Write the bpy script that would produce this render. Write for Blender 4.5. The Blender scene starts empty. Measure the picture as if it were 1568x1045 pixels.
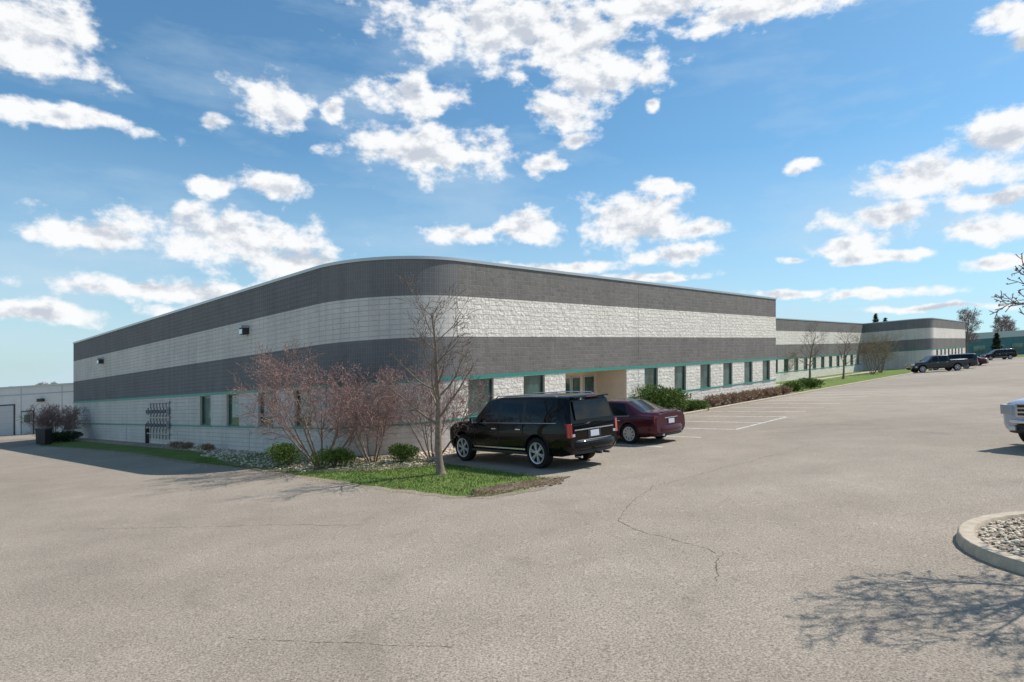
import bpy, bmesh, math, random
from mathutils import Vector, Matrix, Quaternion
R=math.radians
scene=bpy.context.scene
CX,CY=-4.9,22.7          # street corner of the building
CA,SA=0.6812,0.7321      # building axes
S=0.0626                 # vertical shear along x of ground and buildings, chosen to tilt the horizon
def shear_z(x,y=0): return S*(x-CX)
def AB(a,b): return (CX+CA*a-SA*b, CY+SA*a+CA*b)
# ------------------------------------------------------------------ materials
def mat(name):
    m=bpy.data.materials.new(name); m.use_nodes=True
    nt=m.node_tree; b=nt.nodes['Principled BSDF']; return m,nt,b
def N(nt,t,**k):
    n=nt.nodes.new(t)
    for a,v in k.items(): setattr(n,a,v)
    return n
def L(nt,a,b): nt.links.new(a,b)
def rgb(c): return (c[0],c[1],c[2],1)
def simple(name,c,rough=.6,metal=0,spec=.5,coat=0,ior=None):
    m,nt,b=mat(name)
    b.inputs['Base Color'].default_value=rgb(c); b.inputs['Roughness'].default_value=rough
    b.inputs['Metallic'].default_value=metal; b.inputs['Specular IOR Level'].default_value=spec
    b.inputs['Coat Weight'].default_value=coat
    b.inputs['Coat Roughness'].default_value=.03
    if ior: b.inputs['IOR'].default_value=ior
    return m
def coords(nt,kind='Object',scale=(1,1,1)):
    tc=N(nt,'ShaderNodeTexCoord'); mp=N(nt,'ShaderNodeMapping'); mp.inputs['Scale'].default_value=scale
    L(nt,tc.outputs[kind],mp.inputs[0]); return mp.outputs[0]
def noise(nt,v,scale,detail=4,rough=.55,dist=0):
    n=N(nt,'ShaderNodeTexNoise'); n.inputs['Scale'].default_value=scale; n.inputs['Detail'].default_value=detail
    n.inputs['Roughness'].default_value=rough; n.inputs['Distortion'].default_value=dist
    L(nt,v,n.inputs['Vector']); return n.outputs['Fac']
def ramp(nt,f,stops):
    r=N(nt,'ShaderNodeValToRGB'); e=r.color_ramp.elements
    e[0].position=stops[0][0]; e[0].color=rgb(stops[0][1])
    e[1].position=stops[-1][0]; e[1].color=rgb(stops[-1][1])
    for p,c in stops[1:-1]:
        q=e.new(p); q.color=rgb(c)
    L(nt,f,r.inputs[0]); return r.outputs[0]
def mix(nt,f,a,b,mode='MIX'):
    m=N(nt,'ShaderNodeMix',data_type='RGBA',blend_type=mode)
    for s,v in ((m.inputs['Factor'],f),(m.inputs['A'],a),(m.inputs['B'],b)):
        if isinstance(v,bpy.types.NodeSocket): L(nt,v,s)
        elif isinstance(v,(int,float)): s.default_value=v
        else: s.default_value=rgb(v)
    return m.outputs['Result']
def mth(nt,op,a,b=None,c=None,clamp=False):
    m=N(nt,'ShaderNodeMath',operation=op); m.use_clamp=clamp
    for i,v in enumerate((a,b,c)):
        if v is None: continue
        if isinstance(v,bpy.types.NodeSocket): L(nt,v,m.inputs[i])
        else: m.inputs[i].default_value=v
    return m.outputs[0]
def bump(nt,b,h,strength=.4,dist=.02):
    n=N(nt,'ShaderNodeBump'); n.inputs['Strength'].default_value=strength; n.inputs['Distance'].default_value=dist
    L(nt,h,n.inputs['Height']); L(nt,n.outputs[0],b.inputs['Normal'])
def g(v): return (v,v,v)

def m_asphalt(name='asphalt',k=1.0):
    m,nt,b=mat(name); v=coords(nt)
    big=noise(nt,v,.07,4,.6,.6); c=ramp(nt,big,[(.3,(.265*k,.222*k,.176*k)),(.5,(.315*k,.264*k,.21*k)),(.7,(.36*k,.305*k,.247*k))])
    mid=noise(nt,v,.8,5,.62); c=mix(nt,1,c,ramp(nt,mid,[(.3,g(.90)),(.7,g(1.07))]),'MULTIPLY')
    fine=noise(nt,v,42,2,.75); c=mix(nt,1,c,ramp(nt,fine,[(.3,g(.45)),(.5,g(1.0)),(.68,g(1.5))]),'MULTIPLY')
    sp=noise(nt,v,.45,3,.5,1.2); c=mix(nt,mth(nt,'MULTIPLY',ramp(nt,sp,[(.60,g(0)),(.76,g(1))]),.28),c,(.14,.115,.09))
    L(nt,c,b.inputs['Base Color']); b.inputs['Roughness'].default_value=.88; b.inputs['Specular IOR Level'].default_value=.2
    bump(nt,b,fine,.5,.01); return m
def m_ground(name,cols,sc1=.5,sc2=12,bs=.5,rough=.95,spec=.15,bd=.04):
    m,nt,b=mat(name); v=coords(nt)
    c=ramp(nt,noise(nt,v,sc1,5,.65),[(.32,cols[0]),(.5,cols[1]),(.68,cols[2])])
    f=noise(nt,v,sc2,4,.7); c=mix(nt,1,c,ramp(nt,f,[(.3,g(.55)),(.7,g(1.4))]),'MULTIPLY')
    L(nt,c,b.inputs['Base Color']); b.inputs['Roughness'].default_value=rough; b.inputs['Specular IOR Level'].default_value=spec
    bump(nt,b,f,bs,bd); return m
def m_stones(name,c0,c1,scale=14):
    m,nt,b=mat(name); v=coords(nt)
    vo=N(nt,'ShaderNodeTexVoronoi'); vo.inputs['Scale'].default_value=scale; L(nt,v,vo.inputs['Vector'])
    sx=N(nt,'ShaderNodeSeparateColor'); L(nt,vo.outputs['Color'],sx.inputs[0])
    c=mix(nt,sx.outputs[0],c0,c1)
    c=mix(nt,1,c,ramp(nt,vo.outputs['Distance'],[(.25,g(1.05)),(.62,g(.35))]),'MULTIPLY')
    L(nt,c,b.inputs['Base Color']); b.inputs['Roughness'].default_value=.9
    bump(nt,b,mth(nt,'MULTIPLY',vo.outputs['Distance'],-1),.8,.04); return m
def m_block(name,c,mort,bw,bh,offset,ms=.014,rough_face=0,var=.1,stain=.12):
    m,nt,b=mat(name); v=coords(nt,'UV')
    br=N(nt,'ShaderNodeTexBrick'); br.offset=offset; br.inputs['Scale'].default_value=1
    br.inputs['Brick Width'].default_value=bw; br.inputs['Row Height'].default_value=bh
    br.inputs['Mortar Size'].default_value=ms; br.inputs['Mortar Smooth'].default_value=.3; br.inputs['Bias'].default_value=0
    br.inputs['Color1'].default_value=rgb([x*(1-var) for x in c]); br.inputs['Color2'].default_value=rgb([x*(1+var) for x in c])
    br.inputs['Mortar'].default_value=rgb(mort); L(nt,v,br.inputs['Vector'])
    col=br.outputs['Color']
    ns=noise(nt,v,.45,5,.65,.4); col=mix(nt,1,col,ramp(nt,ns,[(.3,g(1-stain)),(.7,g(1+stain*.5))]),'MULTIPLY')
    v3=coords(nt,'UV',(2.2,.14,1)); col=mix(nt,1,col,ramp(nt,noise(nt,v3,1.0,4),[(.35,g(1-stain*.7)),(.6,g(1.03))]),'MULTIPLY')
    h=mth(nt,'MULTIPLY',br.outputs['Fac'],-1.0)
    if rough_face:
        f=noise(nt,v,8,4,.65); f2=noise(nt,v,3.4,2,.5)
        col=mix(nt,1,col,ramp(nt,f,[(.3,g(1-.25*rough_face)),(.6,g(1.06))]),'MULTIPLY')
        h=mth(nt,'ADD',h,mth(nt,'MULTIPLY',mth(nt,'ADD',f,f2),3.0*rough_face))
    L(nt,col,b.inputs['Base Color']); b.inputs['Roughness'].default_value=.85; b.inputs['Specular IOR Level'].default_value=.25
    bump(nt,b,h,.85,.022 if rough_face else .008); return m
def m_noisy(name,c,amt=.2,sc=6,rough=.8,bs=.2,spec=.3):
    m,nt,b=mat(name); v=coords(nt); f=noise(nt,v,sc,5,.65)
    L(nt,ramp(nt,f,[(.3,[x*(1-amt) for x in c]),(.7,[x*(1+amt) for x in c])]),b.inputs['Base Color'])
    b.inputs['Roughness'].default_value=rough; b.inputs['Specular IOR Level'].default_value=spec; bump(nt,b,f,bs,.02); return m
def m_line():
    m,nt,b=mat('painted_line'); v=coords(nt); f=noise(nt,v,7,7,.75)
    L(nt,ramp(nt,f,[(.40,(.34,.31,.27)),(.54,(.75,.74,.70))]),b.inputs['Base Color']); b.inputs['Roughness'].default_value=.8; return m
def m_glass(name,c,ior=1.9):
    m,nt,b=mat(name); v=coords(nt,'Object',(1,1,.35)); f=noise(nt,v,1.3,3)
    L(nt,ramp(nt,f,[(.35,[x*.35 for x in c]),(.65,[x*1.6 for x in c])]),b.inputs['Base Color'])
    b.inputs['Roughness'].default_value=.03; b.inputs['IOR'].default_value=ior
    b.inputs['Specular Tint'].default_value=(.82,1,.96,1)
    n=noise(nt,v,.7,1); bump(nt,b,n,.08,.05); return m
def m_paint(name,c,metal=.3,dust=.0,spec=.3):
    m,nt,b=mat(name); v=coords(nt); f=noise(nt,v,3,5,.7)
    L(nt,mix(nt,mth(nt,'MULTIPLY',f,dust),c,(.12,.11,.09)),b.inputs['Base Color'])
    b.inputs['Roughness'].default_value=.35; b.inputs['Metallic'].default_value=metal; b.inputs['Specular IOR Level'].default_value=spec
    b.inputs['Coat Weight'].default_value=.75; b.inputs['Coat Roughness'].default_value=.03; b.inputs['Coat IOR'].default_value=1.4; return m
M=dict(
 asphalt=m_asphalt(), patch=m_asphalt('asphalt_patch',.80),
 grass=m_ground('grass',[(.14,.135,.045),(.13,.20,.042),(.20,.22,.07)],.8,22,.8),
 field=m_ground('field_grass',[(.11,.13,.045),(.14,.18,.055),(.2,.2,.08)],.02,1.5,.5),
 mulch=m_ground('mulch',[(.13,.09,.065),(.19,.14,.10),(.26,.20,.15)],1.2,16,.9),
 mud=m_ground('mud',[(.14,.10,.065),(.21,.155,.10),(.30,.23,.16)],2.5,14,1,bd=.08),
 dirt=m_ground('sandy_dirt',[(.24,.195,.14),(.3,.245,.18),(.36,.30,.225)],2,20,.8),
 rock=m_stones('landscape_rock',(.62,.48,.35),(.42,.31,.23),9),
 gravel=m_stones('gravel',(.64,.52,.38),(.44,.36,.27),16),
 stone=m_noisy('pebble_stone',(.70,.59,.45),.35,9),
 concrete=m_noisy('concrete',(.46,.40,.33),.2,5),
 kerb=m_noisy('kerb_concrete',(.46,.38,.285),.22,7,bs=.4),
 crack=m_noisy('asphalt_crack',(.10,.082,.065),.3,7),
 line=m_line(),
 dark_scored=m_block('dark_scored_block',(.205,.196,.19),(.155,.149,.145),.2,.2,0,.016,0,.03),
 dark_scored_c=m_block('dark_scored_block_stack',(.187,.179,.175),(.25,.242,.237),.1,.2,0,.010,0,.04),
 dark_block=m_block('dark_running_block',(.195,.178,.162),(.29,.268,.245),.4,.2,.5,.012,.3,.10),
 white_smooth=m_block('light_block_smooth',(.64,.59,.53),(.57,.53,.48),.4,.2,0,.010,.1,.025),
 white_split=m_block('light_block_split',(.86,.79,.69),(.66,.60,.53),.4,.2,.5,.012,1.0,.06,.06),
 stucco=m_noisy('stucco',(.68,.57,.45),.06,3),
 green=simple('green_trim',(.02,.27,.21),.4),
 coping=simple('coping_metal',(.5,.5,.5),.4,.6),
 roof=simple('roof_membrane',(.5,.5,.5),.8),
 frame=simple('window_frame',(.06,.13,.11),.4,.2),
 frame_w=simple('door_frame',(.5,.48,.44),.5),
 glass=m_glass('window_glass',(.045,.095,.083)),
 metal=simple('galvanised_metal',(.42,.42,.43),.45,.5),
 darkmetal=simple('dark_metal',(.05,.05,.055),.5,.3),
 bark=m_noisy('bark',(.23,.175,.135),.35,14,.9,.6),
 twig=m_noisy('twig',(.17,.12,.095),.3,9,.9,.2),
 pinktwig=m_noisy('reddish_twig',(.24,.155,.135),.3,9,.9,.2),
 bud=m_noisy('bud',(.42,.25,.22),.3,9,.8,.2),
 budg=m_noisy('green_bud',(.3,.26,.13),.3,9,.8,.2),
 leaf=m_noisy('evergreen_leaf',(.12,.18,.035),.5,5,.7,.1),
 leafd=m_noisy('dark_needles',(.045,.068,.03),.5,4,.8,.1),
 dry=m_noisy('dry_foliage',(.36,.25,.17),.4,5,.9,.1),
 blade=m_noisy('grass_blade',(.16,.23,.055),.5,1.3,.7,.1),
 rubber=simple('tyre_rubber',(.02,.02,.02),.85,0,.2),
 chrome=simple('chrome',(.75,.75,.77),.2,1),
 alloy=simple('alloy_rim',(.55,.55,.57),.35,.5),
 blackplastic=simple('black_plastic',(.018,.018,.02),.5),
 carglass=simple('car_glass',(.006,.007,.008),.02,0,.4,0,1.5),
 tail=simple('tail_light_red',(.38,.008,.014),.12,0,.5,1),
 head=simple('headlight',(.6,.62,.65),.1,.4,.5,1),
 plate=simple('number_plate',(.6,.62,.66),.5),
 black=m_paint('black_paint',(.002,.002,.0025),.0,0,.05),
 maroon=m_paint('maroon_paint',(.07,.006,.016),.35),
 silver=m_paint('silver_blue_paint',(.45,.5,.58),.5,.05),
 grey=m_paint('dark_grey_paint',(.03,.035,.037),.4,.05),
 precast=m_noisy('white_precast',(.70,.68,.64),.07,1.2,.8,.1),
 teal=m_noisy('teal_cladding',(.09,.2,.22),.1,1,.7,.1),
 door=simple('door_panel',(.5,.5,.5),.6),
)
# ------------------------------------------------------------------ mesh builder
class MB:
    def __init__(s): s.v=[];s.f=[];s.m=[];s.uv=[];s.mats=[];s.sm=[]
    def mi(s,name):
        if name not in s.mats: s.mats.append(name)
        return s.mats.index(name)
    def face(s,pts,mt,uv=None,smooth=False):
        i=len(s.v); s.v+= [tuple(p) for p in pts]; s.f.append(tuple(range(i,i+len(pts)))); s.m.append(s.mi(mt)); s.uv.append(uv); s.sm.append(smooth)
    def grid(s,rings,mt,closed=True,smooth=True,cap=False):
        n=len(rings[0]); i0=len(s.v)
        for r in rings: s.v+=[tuple(p) for p in r]
        k=s.mi(mt)
        for a in range(len(rings)-1):
            for j in range(n if closed else n-1):
                jj=(j+1)%n
                s.f.append((i0+a*n+j,i0+a*n+jj,i0+(a+1)*n+jj,i0+(a+1)*n+j)); s.m.append(k); s.uv.append(None); s.sm.append(smooth)
        if cap:
            for a,rev in ((0,True),(len(rings)-1,False)):
                idx=[i0+a*n+j for j in range(n)]
                if rev: idx.reverse()
                s.f.append(tuple(idx)); s.m.append(k); s.uv.append(None); s.sm.append(False)
    def box(s,c,d,mt,rot=None,taper=1.0):
        c=Vector(c); h=[x/2 for x in d]; P=[]
        for z in (-1,1):
            t=taper if z>0 else 1
            for x,y in ((-1,-1),(1,-1),(1,1),(-1,1)):
                p=Vector((x*h[0]*t,y*h[1]*t,z*h[2]))
                if rot is not None: p=rot@p
                P.append(c+p)
        i=len(s.v); s.v+=[tuple(p) for p in P]; k=s.mi(mt)
        for q in ((3,2,1,0),(4,5,6,7),(0,1,5,4),(1,2,6,5),(2,3,7,6),(3,0,4,7)):
            s.f.append(tuple(i+j for j in q)); s.m.append(k); s.uv.append(None); s.sm.append(False)
    def tube(s,pts,rad,mt,n=8,cap=True):
        rings=[]; up=Vector((.13,.29,.95)).normalized()
        for i,p in enumerate(pts):
            p=Vector(p); a=Vector(pts[max(i-1,0)]); b=Vector(pts[min(i+1,len(pts)-1)]); d=(b-a).normalized()
            u=d.cross(up)
            if u.length<.1: u=d.cross(Vector((1,0,0)))
            u.normalize(); w=d.cross(u)
            r=rad[i] if isinstance(rad,(list,tuple)) else rad
            rings.append([p+u*r*math.cos(t)+w*r*math.sin(t) for t in [2*math.pi*j/n for j in range(n)]])
        s.grid(rings,mt,True,True,cap)
    def bumper(s,x,z,half,depth,h,mt,sgn=-1,wrap=.35):
        sec=[(0,-.5),(.75,-.42),(1,-.1),(.95,.3),(.7,.5),(0,.5)]; rings=[]
        for i in range(17):
            t=-1+2*i/16; y=half*math.sin(t*math.pi/2); back=wrap*(1-math.cos(t*math.pi/2))**1.3
            rings.append([(x+sgn*(depth*a-back),y,z+h*b) for a,b in sec])
        s.grid(rings,mt,True,True,True)
    def build(s,name,parent=None,lift=False,sharp=None,bevel=0):
        me=bpy.data.meshes.new(name)
        vs=[(x,y,z+shear_z(x,y)) for x,y,z in s.v] if lift else s.v
        me.from_pydata(vs,[],s.f)
        for k in s.mats: me.materials.append(M[k])
        me.polygons.foreach_set('material_index',s.m); me.polygons.foreach_set('use_smooth',s.sm)
        if any(u is not None for u in s.uv):
            ul=me.uv_layers.new(name='UVMap')
            for p,u in zip(me.polygons,s.uv):
                if u:
                    for li,q in zip(p.loop_indices,u): ul.data[li].uv=q
        me.update()
        if sharp is not None: me.set_sharp_from_angle(angle=R(sharp))
        o=bpy.data.objects.new(name,me); scene.collection.objects.link(o)
        if parent: o.parent=parent
        if bevel:
            bv=o.modifiers.new('bevel','BEVEL'); bv.width=bevel; bv.segments=2; bv.limit_method='ANGLE'; bv.angle_limit=R(50)
        return o
def empty(name,loc=(0,0,0)):
    e=bpy.data.objects.new(name,None); scene.collection.objects.link(e); e.location=loc; e.empty_display_size=.5; return e
# ------------------------------------------------------------------ ground
def sheet(name,poly,z,mt,ab=False):
    mb=MB(); pts=[(AB(*p) if ab else p) for p in poly]
    mb.face([(x,y,z) for x,y in pts],mt); return mb.build(name,lift=True)
sheet('ground',[(-1500,-300),(2500,-300),(2500,3000),(-1500,3000)],0,'field')
sheet('asphalt_parking_lot',[(-75,-25),(70,-25),(150,100),(112,128),(60,160),(-60,90),(-75,60)],.004,'asphalt')
rng=random.Random(2)
def rough_poly(poly,step,j,closed=True):
    out=[]
    for i in range(len(poly)):
        p=Vector(poly[i]); q=Vector(poly[(i+1)%len(poly)]); n=max(1,int((q-p).length/step))
        for k in range(n):
            r=p.lerp(q,k/n); out.append((r.x+rng.uniform(-j,j),r.y+rng.uniform(-j,j)))
    return out
# side drive at the far left, asphalt in a darker tone
sheet('side_drive_asphalt',rough_poly([(-60,42),(-44,40),(-35,37.5),(-33.5,42.6),(-34.5,52),(-60,58)],.8,.06),.007,'patch')
lawn=[(-32,43),(-26,38.3),(-20.1,33.2),(-13.2,26.2),(-7.84,21.3),(-4.04,17.4),(-1.4,15.0),(-.5,14.6),(.35,15.2),(.9,16.0),(.9,16.6),(-2.75,21.6),AB(.6,-2.2),AB(4,1.0),AB(3,3),AB(1.0,6),AB(1.0,41.2),AB(-2.2,41.4)]
lawn=rough_poly(lawn,.3,.05)
sheet('lawn_grass',lawn,.012,'grass')
dirt=[(-32.1,42.75),(-26.1,38.0),(-20.25,32.9),(-13.35,25.9),(-8.0,21.0),(-4.2,17.1),(-1.55,14.75),(-.5,14.35),(.6,14.9),(1.25,15.8),(1.2,16.7),(-2.4,21.6),(-4,23),(-14,33),(-30,46)]
sheet('lawn_edge_dirt',rough_poly(dirt,.25,.07),.008,'dirt')
sheet('landscape_rock_bed',rough_poly([AB(-1.2,41),AB(-1.1,14),AB(-1.5,10),AB(-2.8,6),AB(-3.2,2),AB(-2.4,-.5),AB(-1.4,-2.2),AB(.2,-3.4),AB(.7,-2.4),AB(4,1),AB(1,5),AB(1,41)],.6,.05),.02,'rock')
mb=MB()
cx,cy=.12,15.7
ring=[]
for i in range(60):
    t=2*math.pi*i/60; r=1.08+.2*math.sin(3*t+1)+.08*math.sin(7*t)+rng.uniform(-.07,.07)
    ring.append((cx+1.25*r*math.cos(t)*.8+.35*r*math.sin(t),cy+.75*r*math.sin(t)+.5*r*math.cos(t),.017))
mb.face(ring,'mud')
for k in range(420):
    x=cx+rng.uniform(-1,1.2); y=cy+rng.uniform(-.65,.65)+(x-cx)*.45; s=rng.uniform(.008,.03)
    mb.box((x,y,.017+s*.15),(s*2,s*1.4,s*.8),'mud',Matrix.Rotation(rng.uniform(0,3),3,'Z'),.5)
for off in (-.34,-.2,.0,.14,.32):
    pts=[(cx-1.1+2.2*i/18,cy-.45+off+.9*i/18+.04*math.sin(i*1.3+off*9),.006+.008*math.sin(i*1.7+off*5)) for i in range(19)]
    mb.tube(pts,[.03+.012*math.sin(i*2.1) for i in range(19)],'mud',6)
mb.build('mud_patch',lift=True)
sheet('planting_bed_soil',[(.7,-2.2),(10.4,-2.2),(10.4,.3),(.7,.3)],.028,'rock',ab=True)
sheet('entrance_walk_concrete',[(10.4,-2.2),(17.2,-2.2),(17.2,2.2),(10.4,2.2)],.09,'concrete',ab=True)
sheet('planting_bed_mulch',[(17.2,-2.2),(38.6,-2.2),(38.6,.3),(17.2,.3)],.05,'mulch',ab=True)
sheet('lawn_strip_grass',[(38.6,-2.2),(99,-2.2),(99,9.3),(38.6,9.3)],.03,'grass',ab=True)
sheet('sidewalk',[(38.6,5.2),(99,5.2),(99,6.6),(38.6,6.6)],.045,'concrete',ab=True)
sheet('far_bed_mulch',[(99,-2.2),(135,-2.2),(135,.3),(99,.3)],.03,'mulch',ab=True)
mb=MB()
def kerb_run(mb,path,w=.16,h=.13,mt='kerb'):
    n=len(path); rings=[]
    for i,p in enumerate(path):
        p=Vector(p); a=Vector(path[max(i-1,0)]); b=Vector(path[min(i+1,n-1)]); d=(b-a).normalized(); nn=Vector((-d.y,d.x))
        rings.append([(*(p+nn*w*.5),0),(*(p+nn*w*.5),h-.02),(*(p+nn*w*.36),h),(*(p-nn*w*.34),h),(*(p-nn*w*.5),h-.03),(*(p-nn*w*.5),0)])
    mb.grid(rings,mt,True,False,True)
kerb_run(mb,[AB(a,-2.3) for a in (.6,10,20,30,38,60,80,99,135)])
mb.build('kerb',lift=True)
mb=MB()
def stripe(a0,b0,a1,b1,w=.1):
    p=Vector((a0,b0)); q=Vector((a1,b1)); d=(q-p).normalized(); n=Vector((-d.y,d.x))*w/2
    mb.face([(*AB(*(p+n)),.008),(*AB(*(q+n)),.008),(*AB(*(q-n)),.008),(*AB(*(p-n)),.008)][::-1],'line')
for i in range(1,13):
    a=3.75+2.85*i; stripe(a,-2.6,a-.6,-8.1,.11)
for i in range(15):
    a=45+2.9*i; stripe(a,-2.6,a-.6,-8.0,.12)
stripe(11.7,-8.2,17.4,-8.2,.11)
for i in range(6):
    a=3+2.85*i; stripe(16+a,-19,16.6+a,-24.5,.11)
mb.build('parking_stall_markings',lift=True)
mb=MB(); rc=random.Random(77)
def crack(p,q,w=.014,n=26,j=.05):
    p=Vector(p);q=Vector(q); d=(q-p).normalized(); nn=Vector((-d.y,d.x)); off=0; prev=None
    for i in range(n+1):
        off+=rc.uniform(-j,j); c=p.lerp(q,i/n)+nn*off; ww=.6*w*rc.uniform(.1,1.3)
        cur=(c+nn*ww,c-nn*ww)
        if prev: mb.face([(*prev[1],.0065),(*cur[1],.0065),(*cur[0],.0065),(*prev[0],.0065)],'crack')
        prev=cur
crack((1.9,11.5),(3.05,9.2),.013,50,.025); crack((3.05,9.2),(2.5,8.0),.011,30,.025); crack((1.9,11.5),(3.4,14.6),.012,50,.03); crack((3.4,14.6),(9.5,19.5),.014,70,.04)
crack((-3,12.5),(-9,13.8),.012,70,.03); crack((7,24),(16,27),.02,60,.05); crack((14,20),(12,34),.02,70,.05); crack((18,24),(30,30),.022,70,.06); crack((-12,10),(-18,17),.014,80,.03); crack((-.6,6.5),(-3.2,7.1),.006,50,.015)
mb.build('asphalt_cracks',lift=True)
# gravel island lower right
mb=MB(); ic=(7.95,8.0); ir=1.93
def stad(r,z,n=20,ext=7.0,dx=(.97,-.24)):
    d=Vector(dx).normalized(); nn=Vector((-d.y,d.x)); pts=[]
    for i in range(n+1):
        t=math.pi/2+math.pi*i/n; q=Vector(ic)+d*math.cos(t)*r+nn*math.sin(t)*r; pts.append((q.x,q.y,z))
    for i in range(n+1):
        t=-math.pi/2+math.pi*i/n; q=Vector(ic)+d*ext+d*math.cos(t)*r+nn*math.sin(t)*r; pts.append((q.x,q.y,z))
    return pts
mb.grid([stad(ir,0),stad(ir-.015,.12),stad(ir-.04,.145),stad(ir-.2,.14),stad(ir-.22,.11),stad(ir-.24,.05)],'kerb',True,True)
mb.build('island_kerb',lift=True,sharp=40)
mb=MB(); mb.face(stad(ir-.2,.09),'gravel')
rng=random.Random(5)
def pebble(mb,x,y,z,s,mt='stone'):
    rx,ry,rz=s*rng.uniform(.7,1.3),s*rng.uniform(.7,1.2),s*rng.uniform(.45,.8); a=rng.uniform(0,3.1)
    ca,sa=math.cos(a),math.sin(a); rings=[]
    for ph in (-.9,-.3,.45,1.1):
        rr=math.cos(ph); rings.append([(x+(ca*math.cos(t)*rx-sa*math.sin(t)*ry)*rr,y+(sa*math.cos(t)*rx+ca*math.sin(t)*ry)*rr,z+math.sin(ph)*rz) for t in [k*2*math.pi/6 for k in range(6)]])
    mb.grid(rings,mt,True,True,True)
for k in range(4200):
    x=rng.uniform(6.1,11); y=rng.uniform(5.5,10)
    d=Vector((.97,-.24)).normalized(); v=Vector((x,y))-Vector(ic); al=max(0,v.dot(d))
    if (v-d*al).length<ir-.27: pebble(mb,x,y,.105,rng.uniform(.018,.038),'gravel' if rng.random()<.3 else 'stone')
mb.build('island_gravel',lift=True)
mb=MB()
for k in range(1700):
    b=rng.uniform(-3,16); a=rng.uniform(-3.2,0.3)
    lim=-1.2 if b>11 else (-2.9+.12*max(0,b-4) if b>0 else -2.6-b*.8)
    if a<lim+.15: continue
    x,y=AB(a,b); pebble(mb,x,y,.03,rng.uniform(.02,.06))
for k in range(700):
    x,y=AB(rng.uniform(.8,10),rng.uniform(-2.1,-.1)); pebble(mb,x,y,.035,rng.uniform(.025,.06))
for k in range(260):
    i=rng.randrange(len(dirt)-9); t=rng.random(); p=Vector(dirt[i]).lerp(Vector(dirt[i+1]),t); pebble(mb,p.x+rng.uniform(-.25,.2),p.y+rng.uniform(-.25,.15),.012,rng.uniform(.006,.018))
mb.build('landscape_rock',lift=True)
def inside(x,y,poly):
    c=False; j=len(poly)-1
    for i in range(len(poly)):
        xi,yi=poly[i]; xj,yj=poly[j]
        if (yi>y)!=(yj>y) and x<(xj-xi)*(y-yi)/(yj-yi)+xi: c=not c
        j=i
    return c
mb=MB(); cnt=0; tries=0
while cnt<26000 and tries<90000:
    tries+=1
    x=rng.uniform(-14,1.1); y=rng.uniform(14.3,28)
    if x+y>16.6+ (0 if x>-2 else 2.4) and x<-2 and (x-CX)*CA+(y-CY)*SA>-1: continue
    if not inside(x,y,lawn): continue
    if (x-cx)**2/1.2+(y-cy)**2/.6<1 and rng.random()<.96: continue
    h=rng.uniform(.025,.07); t=rng.uniform(0,6.28); w=.011; lx,ly=rng.uniform(-.03,.03),rng.uniform(-.03,.03)
    mb.face([(x-w*math.cos(t),y-w*math.sin(t),.01),(x+w*math.cos(t),y+w*math.sin(t),.01),(x+lx,y+ly,.012+h)],'blade'); cnt+=1
mb.build('grass_blades',lift=True)
# ------------------------------------------------------------------ building
HT=7.6
GZ=2.8; LZ=1.12
def side(mb,A0,A1,bands,ops=(),u0=0.0):
    A0=Vector(A0);A1=Vector(A1); Ln=(A1-A0).length; d=(A1-A0)/Ln
    ss=sorted(set([0,Ln]+[q for o in ops for q in o[:2]]))
    for z0,z1,mt in bands:
        zs=sorted(set([z0,z1]+[q for o in ops for q in o[2:4] if z0<q<z1]))
        for i in range(len(ss)-1):
            for j in range(len(zs)-1):
                sm=(ss[i]+ss[i+1])/2; zm=(zs[j]+zs[j+1])/2
                if any(o[0]<sm<o[1] and o[2]<zm<o[3] for o in ops): continue
                p=A0+d*ss[i]; q=A0+d*ss[i+1]
                P,Q=AB(*p),AB(*q)
                mb.face([(*P,zs[j]),(*Q,zs[j]),(*Q,zs[j+1]),(*P,zs[j+1])],mt,[(u0+ss[i],zs[j]),(u0+ss[i+1],zs[j]),(u0+ss[i+1],zs[j+1]),(u0+ss[i],zs[j+1])])
def obox(mb,A0,A1,s0,s1,z0,z1,d0,d1,mt):
    A0=Vector(A0);A1=Vector(A1); d=(A1-A0).normalized(); n=Vector((-d.y,d.x))
    i=len(mb.v)
    for z in (z0,z1):
        for s,q in ((s0,d0),(s1,d0),(s1,d1),(s0,d1)):
            p=A0+d*s+n*q; mb.v.append((*AB(*p),z))
    k=mb.mi(mt)
    for q in ((3,2,1,0),(4,5,6,7),(0,1,5,4),(1,2,6,5),(2,3,7,6),(3,0,4,7)):
        mb.f.append(tuple(i+j for j in q)); mb.m.append(k); mb.uv.append(None); mb.sm.append(False)
def window(mw,mwall,A0,A1,op,rev='stucco',mull=0):
    s0,s1,z0,z1=op; e=.004
    obox(mwall,A0,A1,s0-.001,s0+.002,z0,z1,.003,.3,rev); obox(mwall,A0,A1,s1-.002,s1+.001,z0,z1,.003,.3,rev)
    obox(mwall,A0,A1,s0,s1,z1-.002,z1+.001,.003,.3,rev)
    obox(mw,A0,A1,s0+.004,s0+.06,z0+e,z1-e,.10,.17,'frame'); obox(mw,A0,A1,s1-.06,s1-.004,z0+e,z1-e,.10,.17,'frame')
    obox(mw,A0,A1,s0+.061,s1-.061,z0+e,z0+.06,.101,.169,'frame'); obox(mw,A0,A1,s0+.061,s1-.061,z1-.06,z1-e,.101,.169,'frame')
    obox(mw,A0,A1,s0+.05,s1-.05,z0+.05,z1-.05,.14,.15,'glass')
    obox(mw,A0,A1,s0-.05,s1+.05,z0-.07,z0-.003,-.05,.11,'green')
bld=empty('industrial_building')
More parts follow.
